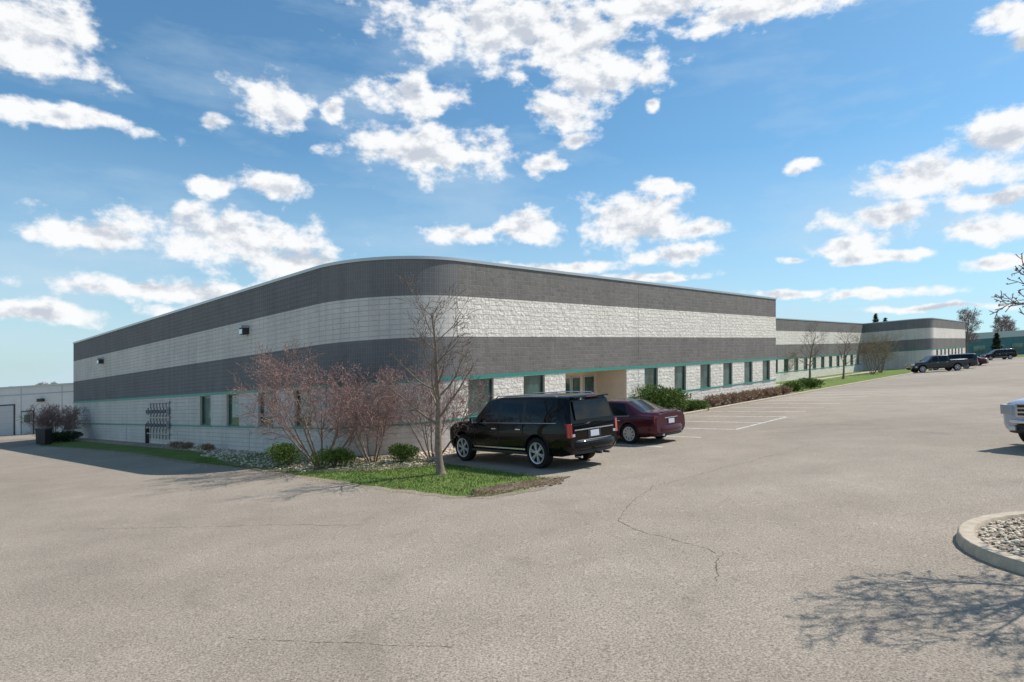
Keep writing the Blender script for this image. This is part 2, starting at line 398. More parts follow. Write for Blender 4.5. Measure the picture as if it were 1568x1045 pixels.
def bands(lo,mid,hi=None,lz=-.6): return [(lz,GZ,lo),(GZ,4.47,mid),(4.47,6.1,lo),(6.1,HT,mid)]
def arc(c,r,a0,a1,n): return [(c[0]+r*math.cos(R(a0+(a1-a0)*i/n)),c[1]+r*math.sin(R(a0+(a1-a0)*i/n))) for i in range(n+1)]
mw=MB(); mg=MB(); mt_=MB()
A0,A1=(0,41.4),(0,4)
ops=[(41.4-c-.7,41.4-c+.7,LZ+.05,GZ-.1) for c in (15.1,11.8,8.4,5.1)]
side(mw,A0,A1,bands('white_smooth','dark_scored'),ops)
for o in ops: window(mg,mw,A0,A1,o)
cur=arc((4,4),4,180,270,28)
u=37.4
for p,q in zip(cur[:-1],cur[1:]):
    side(mw,p,q,bands('white_smooth','dark_scored_c'),(),u); u+=(Vector(q)-Vector(p)).length
A0,A1=(4,0),(38.1,0)
cs=[5.3,8.7,19.0,22.45,25.85,29.25,32.75,36.15]
ops=[(c-4-.74,c-4+.74,LZ+.05,GZ-.1) for c in cs]
ent=(7.0,12.4,0.0,GZ-.08)
side(mw,A0,A1,bands('white_split','dark_block'),ops+[ent],u)
for o in ops: window(mg,mw,A0,A1,o)
obox(mw,A0,A1,ent[0]-.001,ent[0]+.004,0,GZ-.08,.004,2.0,'stucco'); obox(mw,A0,A1,ent[1]-.004,ent[1]+.001,0,GZ-.08,.004,2.0,'stucco')
obox(mw,A0,A1,ent[0],ent[1],GZ-.085,GZ-.075,.004,2.0,'stucco')
obox(mw,A0,A1,ent[0],ent[1],0,GZ-.08,2.0,2.05,'stucco')
for s0,s1,z0 in ((7.3,8.3,.9),(8.8,9.9,.1),(10.0,10.8,.1),(11.1,12.1,.9)):
    obox(mg,A0,A1,s0,s1,z0,2.5,1.93,1.999,'frame_w'); obox(mg,A0,A1,s0+.08,s1-.08,z0+.1,2.42,1.915,1.929,'glass')
side(mw,(38.1,0),(38.1,9.1),bands('white_split','dark_block'),(),80)
A0,A1=(38.1,9.1),(100,9.1)
ops=[]; a=3.0
while a<60: ops.append((a,a+1.5,LZ+.05,GZ-.1)); a+=3.45
side(mw,A0,A1,bands('white_split','dark_block'),ops,90)
for o in ops: window(mg,mw,A0,A1,o)
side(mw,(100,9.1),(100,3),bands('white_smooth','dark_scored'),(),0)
cur2=arc((103,3),3,180,270,12)
u=10
for p,q in zip(cur2[:-1],cur2[1:]):
    side(mw,p,q,bands('white_smooth','dark_scored_c'),(),u); u+=(Vector(q)-Vector(p)).length
A0,A1=(103,0),(134,0)
ops=[(a,a+1.5,LZ+.05,GZ-.1) for a in [2+3.45*i for i in range(8)]]
side(mw,A0,A1,bands('white_split','dark_block'),ops,u)
for o in ops: window(mg,mw,A0,A1,o)
side(mw,(134,0),(134,41.4),bands('white_split','dark_block'))
side(mw,(134,41.4),(0,41.4),bands('white_split','dark_block'))
path=[(0,41.4)]+cur+[(38.1,0),(38.1,9.1),(100,9.1)]+cur2+[(134,0),(134,41.4)]
def ribbon(mb,path,z0,z1,d,din,mt):
    n=len(path); rings=[]
    for i in range(n):
        p=Vector(path[i]); ns=[]
        if i>0: e=(p-Vector(path[i-1])).normalized(); ns.append(Vector((e.y,-e.x)))
        if i<n-1: e=(Vector(path[i+1])-p).normalized(); ns.append(Vector((e.y,-e.x)))
        nn=sum(ns,Vector((0,0))).normalized(); k=1/max(.3,nn.dot(ns[0]))
        o=AB(*(p+nn*k*d)); q=AB(*(p-nn*k*din))
        rings.append([(*q,z0),(*o,z0),(*o,z1),(*q,z1)])
    mb.grid(rings,mt,True,False,True)
ribbon(mt_,path,HT-.09,HT+.03,.045,.3,'coping')
ribbon(mt_,path,GZ-.07,GZ+.05,.03,.02,'green')
def lowline(A0,A1,s0,s1): obox(mt_,A0,A1,s0,s1,LZ-.03,LZ+.045,-.02,.02,'green')
def lows(A0,A1,ops,a0,a1):
    s=a0
    for o in sorted(ops):
        if o[0]-.055>s: lowline(A0,A1,s,o[0]-.055)
        s=o[1]+.055
    if a1>s: lowline(A0,A1,s,a1)
lows((0,41.4),(0,4),[(41.4-c-.7,41.4-c+.7) for c in (15.1,11.8,8.4,5.1)],0,37.38)
ribbon(mt_,cur,LZ-.03,LZ+.045,.02,.02,'green')
lows((4,0),(38.1,0),[(c-4-.74,c-4+.74) for c in cs]+[(7.0,12.4)],.02,34.1)
lows((38.1,9.1),(100,9.1),[(3+3.45*i,4.5+3.45*i) for i in range(17)],0.03,61.9)
lows((103,0),(134,0),[(2+3.45*i,3.5+3.45*i) for i in range(8)],0,31)
mw.build('walls',bld,True); mg.build('windows',bld,True); mt_.build('trim',bld,True)
mr=MB(); mr.face([(*AB(*p),7.3) for p in path],'roof')
for (a,b,w,h) in ((60,24,4,1.3),(85,28,3,1.0),(112,20,5,1.2)):
    x,y=AB(a,b); mr.box((x,y,7.3+h/2),(w,w*.8,h),'metal')
mr.build('roof',bld,True)
mj=MB()
for a in (17.6,28.0):
    obox(mj,(4,0),(38.1,0),a-4-.006,a-4+.006,0,HT-.1,-.004,.01,'darkmetal')
for b in (8,17,26,34):
    obox(mj,(0,41.4),(0,4),41.4-b-2-.006,41.4-b-2+.006,.1,1.0,-.004,.01,'darkmetal')
mj.build('control_joints',bld,True)
for b,z in ((10.2,5.75),(33.3,5.75)):
    e=MB(); A0,A1=(0,41.4),(0,4); s=41.4-b
    obox(e,A0,A1,s-.2,s+.2,z,z+.12,-.38,.0,'metal'); obox(e,A0,A1,s-.18,s+.18,z-.3,z-.001,-.30,-.002,'darkmetal'); obox(e,A0,A1,s-.14,s+.14,z-.27,z-.06,-.335,-.301,'head')
    e.build('wall_light',None,True)
e=MB(); A0,A1=(0,41.4),(0,4)
for k in range(7):
    s=41.4-23.3+k*.52
    for z in (.95,1.75):
        obox(e,A0,A1,s-.13,s+.13,z,z+.42,-.24,-.08,'metal'); obox(e,A0,A1,s-.08,s+.08,z+.1,z+.3,-.27,-.241,'darkmetal')
    obox(e,A0,A1,s-.025,s+.025,.3,2.5,-.07,-.02,'metal')
for z in (.6,1.55,2.45): obox(e,A0,A1,41.4-23.6,41.4-19.9,z,z+.07,-.15,-.075,'metal')
obox(e,A0,A1,41.4-23.75,41.4-23.62,.0,1.2,-.2,-.02,'darkmetal')
e.build('utility_meter_bank',None,True)
# ------------------------------------------------------------------ neighbouring buildings
nb=empty('neighbouring_warehouse')
mb=MB(); x0,x1,y0,y1=-90,-30,62,95
def vbox(mb,x0,x1,y0,y1,z0,z1,mt): mb.box(((x0+x1)/2,(y0+y1)/2,(z0+z1)/2),(x1-x0,y1-y0,z1-z0),mt)
vbox(mb,x0,x1,y0,y1,-.5,4.6,'precast'); vbox(mb,x0-.1,x1+.1,y0-.1,y1+.1,4.6,4.75,'coping')
for xx in range(-88,-30,4): vbox(mb,xx-.03,xx+.03,y0-.02,y0-.001,0,4.58,'metal')
vbox(mb,x0,x1,y0-.03,y0-.002,3.85,3.95,'metal')
mb.build('walls',nb,True)
mb=MB()
for xx in (-60,-54.5,-51.5): vbox(mb,xx-.12,xx+2.92,y0-.05,y0-.022,0,3.02,'darkmetal'); vbox(mb,xx,xx+2.8,y0-.08,y0-.051,0,2.9,'door')
for xx in (-60,-54.5,-51.5):
    for k in range(1,5): vbox(mb,xx+.03,xx+2.77,y0-.09,y0-.081,k*.58-.02,k*.58+.02,'metal')
vbox(mb,-48.0,-46.7,y0-.05,y0-.022,0,2.3,'darkmetal'); vbox(mb,-47.9,-46.8,y0-.08,y0-.051,0,2.2,'door'); vbox(mb,-47.65,-47.05,y0-.09,y0-.081,1.2,1.9,'glass')
vbox(mb,-46.2,-45.7,y0-.4,y0-.004,3.1,3.4,'darkmetal')
vbox(mb,-57,-56.6,y0-.4,y0-.004,3.1,3.4,'darkmetal')
mb.build('doors',nb,True)
tb=empty('teal_building')
mb=MB(); vbox(mb,118,190,165,200,-.5,6,'teal'); vbox(mb,117.9,190.1,164.9,200.1,4.7,6.3,'coping'); mb.build('walls',tb,True)
mb=MB()
for k in range(12): vbox(mb,120+k*5,123+k*5,164.9,164.99,1.2,3,'glass')
mb.build('windows',tb,True)
# ------------------------------------------------------------------ plants
def grow(mb,p,d,Ln,r,lv,rg,sp):
    nseg=sp['seg'][lv]; pts=[p.copy()]; dirs=[d.copy()]; rad=[r]
    for i in range(nseg):
        d=(d+Vector((rg.uniform(-1,1),rg.uniform(-1,1),rg.uniform(-1,1)))*sp['wob'][lv]+Vector((0,0,sp['up'][lv]))).normalized()
        p=p+d*Ln/nseg; pts.append(p.copy()); dirs.append(d.copy()); rad.append(max(sp.get('rmin',.0035),r*(1-sp['tap']*(i+1)/nseg)))
    if lv==0 and sp.get('flare'):
        c0=pts[0]; dd=(pts[1]-pts[0])
        mb.tube([c0,c0+dd*.12,c0+dd*.3,c0+dd*.6]+pts[1:],[r*1.75,r*1.4,r*1.15,r*1.03]+rad[1:],sp['mats'][0],10,False)
    else: mb.tube(pts,rad,sp['mats'][lv],(8,5,4,3,3)[lv],False)
    last=lv==len(sp['n'])
    if last or lv==len(sp['n'])-1:
        for q in range(sp['buds']):
            t=rg.random(); i=min(int(t*nseg),nseg-1); c=pts[i].lerp(pts[i+1],t*nseg-i)+Vector((rg.uniform(-1,1),rg.uniform(-1,1),rg.uniform(-1,1)))*.02
            s=sp['bs']*rg.uniform(.6,1.4); a=Vector((rg.uniform(-1,1),rg.uniform(-1,1),rg.uniform(-1,1))).normalized(); b=a.orthogonal().normalized()
            mb.face([c-a*s,c+b*s*.5,c+a*s,c-b*s*.5],sp['bud'])
    if last: return
    n=sp['n'][lv]; az=rg.uniform(0,6.28)
    for k in range(n):
        t=sp['st'][lv]+(1-sp['st'][lv])*(k+rg.random()*.8)/n; t=min(t,.99); i=min(int(t*nseg),nseg-1); f=t*nseg-i
        q=pts[i].lerp(pts[i+1],f); dd=dirs[i+1]; az+=2.4+rg.uniform(-.4,.4)
        o=dd.orthogonal().normalized(); o=Quaternion(dd,az)@o
        an=R(sp['ang'][lv]+rg.uniform(-12,12)); nd=(dd*math.cos(an)+o*math.sin(an)).normalized()
        grow(mb,q,nd,sp['len'][lv+1]*rg.uniform(.7,1.15)*(1-sp['fall']*max(0,t-sp['st'][lv])),max(.004,(rad[i]*(1-f)+rad[i+1]*f)*sp['rr']),lv+1,rg,sp)
SP=dict(seg=(10,7,4,3,2),wob=(.05,.13,.18,.2,.2),up=(.02,.12,.06,.03,.0),tap=.85,n=(13,7,5,3),st=(.28,.25,.2,.1),ang=(42,38,42,40),
 len=(5.3,1.75,.75,.32,.16),rr=.55,fall=.55,mats=('bark','bark','twig','twig','twig'),buds=2,bs=.012,bud='bud',rmin=.0035)
def plant_at(mb,name,x,y,rz=0,scale=1,mesh=None):
    if mesh is None: o=mb.build(name)
    else: o=bpy.data.objects.new(name,mesh); scene.collection.objects.link(o)
    o.location=(x,y,shear_z(x)+.02); o.rotation_euler=(0,0,rz); o.scale=(scale,)*3; return o
rg=random.Random(14); mb=MB(); sp=dict(SP)
sp.update(n=(17,7,4),st=(.30,.3,.2),ang=(55,42,42),len=(4.5,2.1,.85,.36),wob=(.10,.14,.18,.2),up=(.02,.09,.06,.02),rr=.5,fall=.75,rmin=.006,buds=1,flare=1)
grow(mb,Vector((0,0,-.05)),Vector((-.06,-.02,1)),4.75,.12,0,rg,sp)
plant_at(mb,'bare_young_tree',-2.07,18.5)
tree_mesh=bpy.data.objects['bare_young_tree'].data
def shrub(seed,H,stems,lean,bud='bud',n=(9,6,4),m=('bark','pinktwig','pinktwig','pinktwig'),bs=.016,buds=4,upw=.10):
    rg=random.Random(seed); mb=MB()
    sp=dict(SP); sp.update(seg=(7,5,4,2),n=n,st=(.3,.2,.15),ang=(40,42,42),len=(H,H*.42,H*.19,H*.08),wob=(.10,.15,.2,.2),up=(upw,.05,.02,.0),mats=m,bud=bud,bs=bs,buds=buds,rr=.52,fall=.4,rmin=.005)
    for k in range(stems):
        a=2*math.pi*k/stems+rg.uniform(-.3,.3); l=R(lean*rg.uniform(.4,1.15))
        grow(mb,Vector((.14*math.cos(a),.14*math.sin(a),-.03)),Vector((math.sin(l)*math.cos(a),math.sin(l)*math.sin(a),math.cos(l))),H*rg.uniform(.75,1.0),.032*H/3,0,rg,sp)
    return mb
plant_at(shrub(3,3.9,11,56,n=(9,7,4)),'bare_crabapple_shrub',-6.65,22.2)
plant_at(shrub(4,2.8,9,46),'bare_crabapple_shrub',-4.95,22.4)
plant_at(shrub(6,3.0,8,44),'bare_crabapple_shrub',-2.75,22.1)
def leafball(name,x,y,rx,ry,h,mt,nl=1600,ls=.05,seed=1,z0=0):
    rg=random.Random(seed); mb=MB(); lobes=[(rg.uniform(-.45,.45)*rx,rg.uniform(-.45,.45)*ry,rg.uniform(.3,.62)*h,rg.uniform(.45,.7)) for _ in range(7)]
    for k in range(nl):
        l=rg.choice(lobes); v=Vector((rg.gauss(0,1),rg.gauss(0,1),rg.gauss(0,1))).normalized()*(rg.random()**.35)
        c=Vector((l[0]+v.x*rx*l[3],l[1]+v.y*ry*l[3],max(.02,l[2]+v.z*h*.5*l[3])))
        a=(v+Vector((rg.uniform(-1,1),rg.uniform(-1,1),rg.uniform(-.4,1)))*.9).normalized(); b=a.orthogonal().normalized(); b=Quaternion(a,rg.uniform(0,6.28))@b
        s=ls*rg.uniform(.6,1.4); mb.face([c-b*s*.35,c+a*s*1.4,c+b*s*.35],mt)
    for k in range(14):
        a=rg.uniform(0,6.28); mb.tube([(0,0,0),(math.cos(a)*rx*.3,math.sin(a)*ry*.3,h*.35),(math.cos(a)*rx*.55,math.sin(a)*ry*.55,h*.62)],[.02,.012,.005],'twig',4,False)
    o=mb.build(name); o.location=(x,y,shear_z(x)+.02+z0); return o
leafball('evergreen_shrub',-8.0,22.7,.8,.65,.95,'leaf',3600,.05,1)
leafball('evergreen_shrub',-6.05,21.6,.78,.65,.8,'leaf',3600,.05,2)
leafball('evergreen_shrub',-3.75,22.0,.66,.5,.7,'leaf',2800,.05,3)
X,Y=AB(17.9,-1.3); leafball('evergreen_shrub',X,Y,1.6,1.1,1.9,'leaf',7000,.09,4)
X,Y=AB(21.0,-1.4); leafball('evergreen_shrub',X,Y,1.4,.8,.75,'leaf',3200,.08,5)
for i,a in enumerate((24.0,25.3,26.6,28,29.3,30.6,31.9,33.2,34.5,35.8)):
    X,Y=AB(a,-1.4); leafball('dormant_shrub',X,Y,.68,.6,.8,'dry',1000,.08,20+i)
for i,a in enumerate((40.5,42.5,44.5,46.8)):
    X,Y=AB(a,-.6+.8*(i%2)); leafball('evergreen_shrub',X,Y,1.1,.9,.9,'leaf',1600,.11,60+i)
for i,(a,b) in enumerate(((-.8,13),(-.8,15.5),(-.7,17.0))):
    X,Y=AB(a,b); leafball('dormant_shrub',X,Y,.45,.4,.4,'dry',700,.06,40+i)
X,Y=AB(-2.0,37.5); plant_at(shrub(8,2.5,16,50,m=('twig','pinktwig','pinktwig','pinktwig'),n=(10,8,4)),'dense_bare_shrub',X,Y)
X,Y=AB(-1.8,35.8); leafball('evergreen_shrub',X,Y,1.6,1.0,.9,'leafd',3200,.1,7)
rg=random.Random(21); mb=MB(); sp=dict(SP); sp.update(n=(12,8,6,4),st=(.3,.2,.15,.1),ang=(58,42,42,40),len=(4.9,2.1,.9,.38,.16),up=(.02,.03,.03,.02,0),bs=.02,buds=2,rmin=.006,flare=1)
grow(mb,Vector((0,0,-.05)),Vector((0,0,1)),4.9,.1,0,rg,sp)
plant_at(mb,'bare_island_tree',8.0,7.9,1.2)
plant_at(None,'bare_young_tree',28.2,60,1.0,1.05,tree_mesh)
plant_at(None,'bare_young_tree',37.6,72,2.0,1.05,tree_mesh)
sm=shrub(9,4.8,7,38,bud='budg',m=('bark','twig','twig','twig'),bs=.03)
o=plant_at(sm,'bare_multistem_tree',46.6,82)
for x,y,r,s in ((50,86,2,1.0),(33,78,1,.8)):
    plant_at(None,'bare_multistem_tree',x,y,r,s,o.data)
rg=random.Random(31); mb=MB(); sp=dict(SP); sp.update(n=(16,9,6,3),len=(10,4.2,1.9,.9,.5),ang=(48,40,40,40),bs=.09,buds=2,bud='pinktwig',mats=('bark','bark','pinktwig','pinktwig','pinktwig'),rmin=.012)
grow(mb,Vector((0,0,-.2)),Vector((0,0,1)),10,.3,0,rg,sp)
bt=plant_at(mb,'distant_bare_tree',109,152)
rr=random.Random(3)
for i in range(20):
    x=rr.uniform(100,260); y=rr.uniform(165,215)+(x-100)*.1
    plant_at(None,'distant_bare_tree',x,y,rr.uniform(0,6),rr.uniform(.6,1.1),bt.data)
for i in range(12):
    plant_at(None,'distant_bare_tree',rr.uniform(-140,-85),rr.uniform(150,190),rr.uniform(0,6),rr.uniform(.5,.8),bt.data)
def pine(name,x,y,H,W,seed):
    rg=random.Random(seed); mb=MB(); mb.tube([(0,0,0),(0,0,H*.5),(0,0,H)],[.18,.1,.02],'bark',6)
    for k in range(1900):
        t=rg.random()**.8; z=H*(.1+.9*t); lay=.75+.25*math.sin(z*5.3); r=W*(1-t)**.85*lay*rg.random()**.4; a=rg.uniform(0,6.28)
        c=Vector((r*math.cos(a),r*math.sin(a),z-r*.15)); o=Vector((math.cos(a),math.sin(a),rg.uniform(-.5,.3))).normalized(); b=o.cross(Vector((0,0,1))).normalized()
        s=.42*rg.uniform(.6,1.3); mb.face([c-b*s*.3,c+o*s,c+b*s*.3,c+Vector((0,0,s*.25))],'leafd')
    o=mb.build(name); o.location=(x,y,shear_z(x)); return o
pine('spruce_tree',107,140,5.5,1.8,1)
pine('spruce_tree',78,136,11.2,2.4,3); pine('spruce_tree',83,141,10.4,2.0,4)
# ------------------------------------------------------------------ vehicles
def revolve(mb,prof,mt,c,n=28):
    rings=[]
    for i in range(n):
        t=2*math.pi*i/n; rings.append([(c[0]+r*math.cos(t),c[1]+y,c[2]+r*math.sin(t)) for r,y in prof])
    rings.append(rings[0]); mb.grid(rings,mt,False,True)
def wheel(mb,x,y,r,w,sgn,spokes=6):
    c=(x,y,r); rr=r*.68
    revolve(mb,[(rr,-w/2*.8),(r*.93,-w/2),(r*.985,-w*.42),(r,-w*.3),(r,w*.3),(r*.985,w*.42),(r*.93,w/2),(rr,w/2*.8)],'rubber',c)
    o=sgn*w/2
    revolve(mb,[(rr+.012,o*.86),(rr+.006,o*.97),(rr-.02,o*.9),(rr-.03,o*.3),(0,o*.25)],'darkmetal',c)
    revolve(mb,[(rr+.012,o*.87),(rr+.010,o*.99),(rr-.022,o*.92),(rr-.025,o*.7)],'alloy',c)
    revolve(mb,[(.07,o*.6),(.065,o*.92),(.03,o*.96),(0,o*.96)],'alloy',c,14)
    for k in range(spokes):
        for dt in (-.13,.13):
            t=2*math.pi*k/spokes+.3+dt; rot=Matrix.Rotation(-t,3,'Y')
            m=Vector((math.cos(t)*rr*.53,0,math.sin(t)*rr*.53)); mb.box((x+m.x,y+o*.84,r+m.z),(rr*.92,abs(o)*.16,.032),'alloy',rot)
def cyl(mb,x,y0,y1,z,r,mt,n=28):
    rings=[[(x+r*math.cos(2*math.pi*i/n),y,z+r*math.sin(2*math.pi*i/n)) for i in range(n)] for y in (y0,y1)]
    mb.grid(rings,mt,True,False,True)
def body(rings,paint,axles,wr_,arch,W,parent,z_ax):
    mb=MB(); names=[paint,'carglass','blackplastic']
    for n_ in names: mb.mi(n_)
    R_=[]
    for q in rings:
        xl,xr,zb,zs,zt,w,wr=q[:7]; k=(zt-zs)
        half=[(xl,0,zb),(xl,w*.84,zb),(xl,w*.955,zb+.09),(xl,w*.992,zb+.32*(zs-zb)),(xl,w,zb+.62*(zs-zb)),(xl,w*.985,zb+.86*(zs-zb)),(xl,w*.95,zs),
              (xr,wr,zt-min(.07,k*.45)),(xr,wr-.03,zt-min(.035,k*.2)),(xr,wr-.10,zt-.006),(xr,wr*.45,zt+.022),(xr,0,zt+.028)]
        ring=half+[(x,-y,z) for x,y,z in half[-2:0:-1]]
        R_.append(ring)
    n=len(R_[0]); nh=12
    for r in R_: mb.v+=r
    for i in range(len(R_)-1):
        st,tt=rings[i][7],rings[i][8]
        for j in range(n):
            jj=(j+1)%n; jm=min(j,n-1-j)
            mt=paint
            if jm==6: mt={'g':'carglass','k':'blackplastic'}.get(st,paint)
            if jm in(9,10): mt={'g':'carglass','k':'blackplastic'}.get(tt,paint)
            if jm in(0,): mt='blackplastic'
            mb.f.append((i*n+j,(i+1)*n+j,(i+1)*n+jj,i*n+jj)); mb.m.append(mb.mi(mt)); mb.uv.append(None); mb.sm.append(True)
    for i,rev in ((0,False),(len(R_)-1,True)):
        for j in range(nh-1):
            a,b=j,j+1
            q=[i*n+a,i*n+b,i*n+(n-b)%n,i*n+(n-a)%n]
            qq=[]; [qq.append(t) for t in q if t not in qq]
            if rev: qq.reverse()
            mb.f.append(tuple(qq)); mb.m.append(0); mb.uv.append(None); mb.sm.append(True)
    o=mb.build('body')
    bm=bmesh.new(); bm.from_mesh(o.data); bmesh.ops.recalc_face_normals(bm,faces=bm.faces); bm.to_mesh(o.data); bm.free()
    cb=MB(); [cb.mi(k) for k in names]
    for ax in axles:
        for sg in (1,-1):
            cyl(cb,ax,sg*(W-.36),sg*(W+.3),z_ax,arch,'blackplastic')
    co=cb.build('cutter')
    bm=bmesh.new(); bm.from_mesh(co.data); bmesh.ops.recalc_face_normals(bm,faces=bm.faces); bm.to_mesh(co.data); bm.free()
    md=o.modifiers.new('b','BOOLEAN'); md.operation='DIFFERENCE'; md.object=co; md.solver='EXACT'
    bpy.context.view_layer.update()
    me=bpy.data.meshes.new_from_object(o.evaluated_get(bpy.context.evaluated_depsgraph_get()))
    o.modifiers.clear(); o.data=me; bpy.data.objects.remove(co)
    me.set_sharp_from_angle(angle=R(33)); o.parent=parent
    lp=MB()
    for ax in axles:
        for sg in (1,-1):
            pts=[(ax+(arch+.012)*math.cos(t),sg*(W*.985),z_ax+(arch+.012)*math.sin(t)) for t in [R(-8+196*i/16) for i in range(17)]]
            lp.tube(pts,.018,paint,6)
    lp.build('arch_lips',parent)
    return o
def place(parent,x,y,hx,hy,scale=1.0):
    h=Vector((hx,hy)).normalized(); up=Vector((-S,0,1)).normalized()
    f=Vector((h.x,h.y,S*h.x)).normalized(); l=up.cross(f).normalized()
    m=Matrix((f,l,up)).transposed(); parent.rotation_mode='QUATERNION'; parent.rotation_quaternion=m.to_quaternion()
    parent.location=(x,y,shear_z(x)+.006); parent.scale=(scale,)*3
def seams(mb,xs,W,z0,z1):
    for x in xs:
        for sg in (1,-1): mb.box((x,sg*(W*.99),(z0+z1)/2),(.012,.03,z1-z0),'blackplastic')
def suv(name,paint,x,y,hx,hy,scale):
    e=empty(name)
    rings=[(2.58,2.56,.48,.90,1.04,.80,.72,'',''),(2.53,2.49,.38,1.01,1.12,.92,.82,'',''),(2.38,2.33,.33,1.06,1.17,.98,.88,'',''),(2.0,2.0,.32,1.10,1.21,1.0,.89,'',''),
    (1.6,1.6,.32,1.13,1.235,1.0,.89,'',''),(1.30,1.24,.32,1.16,1.26,1.0,.89,'','g'),(1.15,.62,.32,1.18,1.85,1.0,.80,'',''),(1.06,.54,.32,1.19,1.875,1.0,.80,'g',''),
    (0.05,.05,.32,1.2,1.93,1.0,.80,'k',''),(-.05,-.05,.32,1.2,1.93,1.0,.80,'g',''),(-1.0,-1.0,.32,1.21,1.935,1.0,.80,'k',''),(-1.12,-1.12,.32,1.21,1.935,1.0,.80,'g',''),
    (-2.38,-2.32,.34,1.22,1.915,.99,.80,'',''),(-2.62,-2.52,.38,1.22,1.90,.975,.785,'',''),(-2.75,-2.62,.44,1.22,1.875,.95,.765,'',''),(-2.81,-2.68,.50,1.20,1.83,.90,.72,'','')]
    body(rings,paint,(1.78,-1.58),.42,.475,1.0,e,.44)
    w=MB()
    for ax in (1.78,-1.58):
        for sg in (1,-1): wheel(w,ax,sg*.86,.415,.27,sg,6)
    w.build('wheels',e,sharp=40)
    d=MB()
    seams(d,(1.12,-.0,-1.06),1.0,.5,1.17)
    for sg in (1,-1):
        d.box((-.0,sg*.985,.40),(2.45,.16,.07),'blackplastic'); d.box((0,sg*1.0,.5),(2.3,.03,.04),'chrome')
        d.tube([(1.05,sg*.957,1.19),(-2.35,sg*.95,1.225)],.010,'chrome',4)
        for hx_ in (.18,-.88): d.box((hx_,sg*1.0,1.04),(.2,.04,.035),'chrome')
        d.box((.98,sg*1.13,1.27),(.12,.22,.2),paint,None,.85); d.box((.98,sg*1.03,1.2),(.06,.12,.05),'blackplastic'); d.box((.915,sg*1.13,1.27),(.01,.18,.15),'chrome')
        d.tube([(.35,sg*.71,1.89),(.22,sg*.71,1.955),(-1.0,sg*.71,1.975),(-2.1,sg*.71,1.955),(-2.25,sg*.71,1.89)],.017,'chrome',6)
        d.box((-2.745,sg*.885,1.03),(.13,.15,.36),'tail',Matrix.Rotation(R(sg*-20),3,'Z'),.93); d.box((-2.815,sg*.80,.90),(.02,.12,.07),'head')
        d.box((2.50,sg*.74,.96),(.14,.30,.18),'head',Matrix.Rotation(R(sg*16),3,'Z'))
        d.tube([(-2.84,sg*.55,.33),(-2.6,sg*.55,.33)],.035,'chrome',8)
    d.box((-2.762,0,1.53),(.03,1.38,.50),'carglass',Matrix.Rotation(R(11.5),3,'Y'),.96)
    d.box((-2.70,0,1.87),(.20,1.36,.035),paint,None,.97); d.box((-2.80,0,1.868),(.012,.4,.02),'tail')
    d.box((-2.822,0,1.03),(.02,1.5,.03),'chrome'); d.box((-2.826,0,.90),(.012,.33,.16),'plate'); d.box((-2.818,0,.9),(.012,.5,.24),'blackplastic')
    d.box((-2.93,0,.40),(.18,.07,.07),'darkmetal')
    d.box((2.59,0,.88),(.05,1.05,.26),'chrome'); d.box((2.62,0,.88),(.01,.95,.2),'blackplastic')
    d.tube([(-2.80,.1,1.3),(-2.80,.45,1.34)],.01,'blackplastic',5)
    d.build('trim',e,bevel=.012)
    d=MB(); d.bumper(-2.79,.62,.97,.13,.26,paint,-1,.33); d.bumper(-2.79,.755,.80,.10,.03,'blackplastic',-1,.2); d.bumper(-2.77,.45,.86,.10,.12,'blackplastic',-1,.3)
    d.bumper(2.55,.58,.95,.12,.24,paint,1,.4); d.build('bumpers',e,sharp=60)
    place(e,x,y,hx,hy,scale); return e
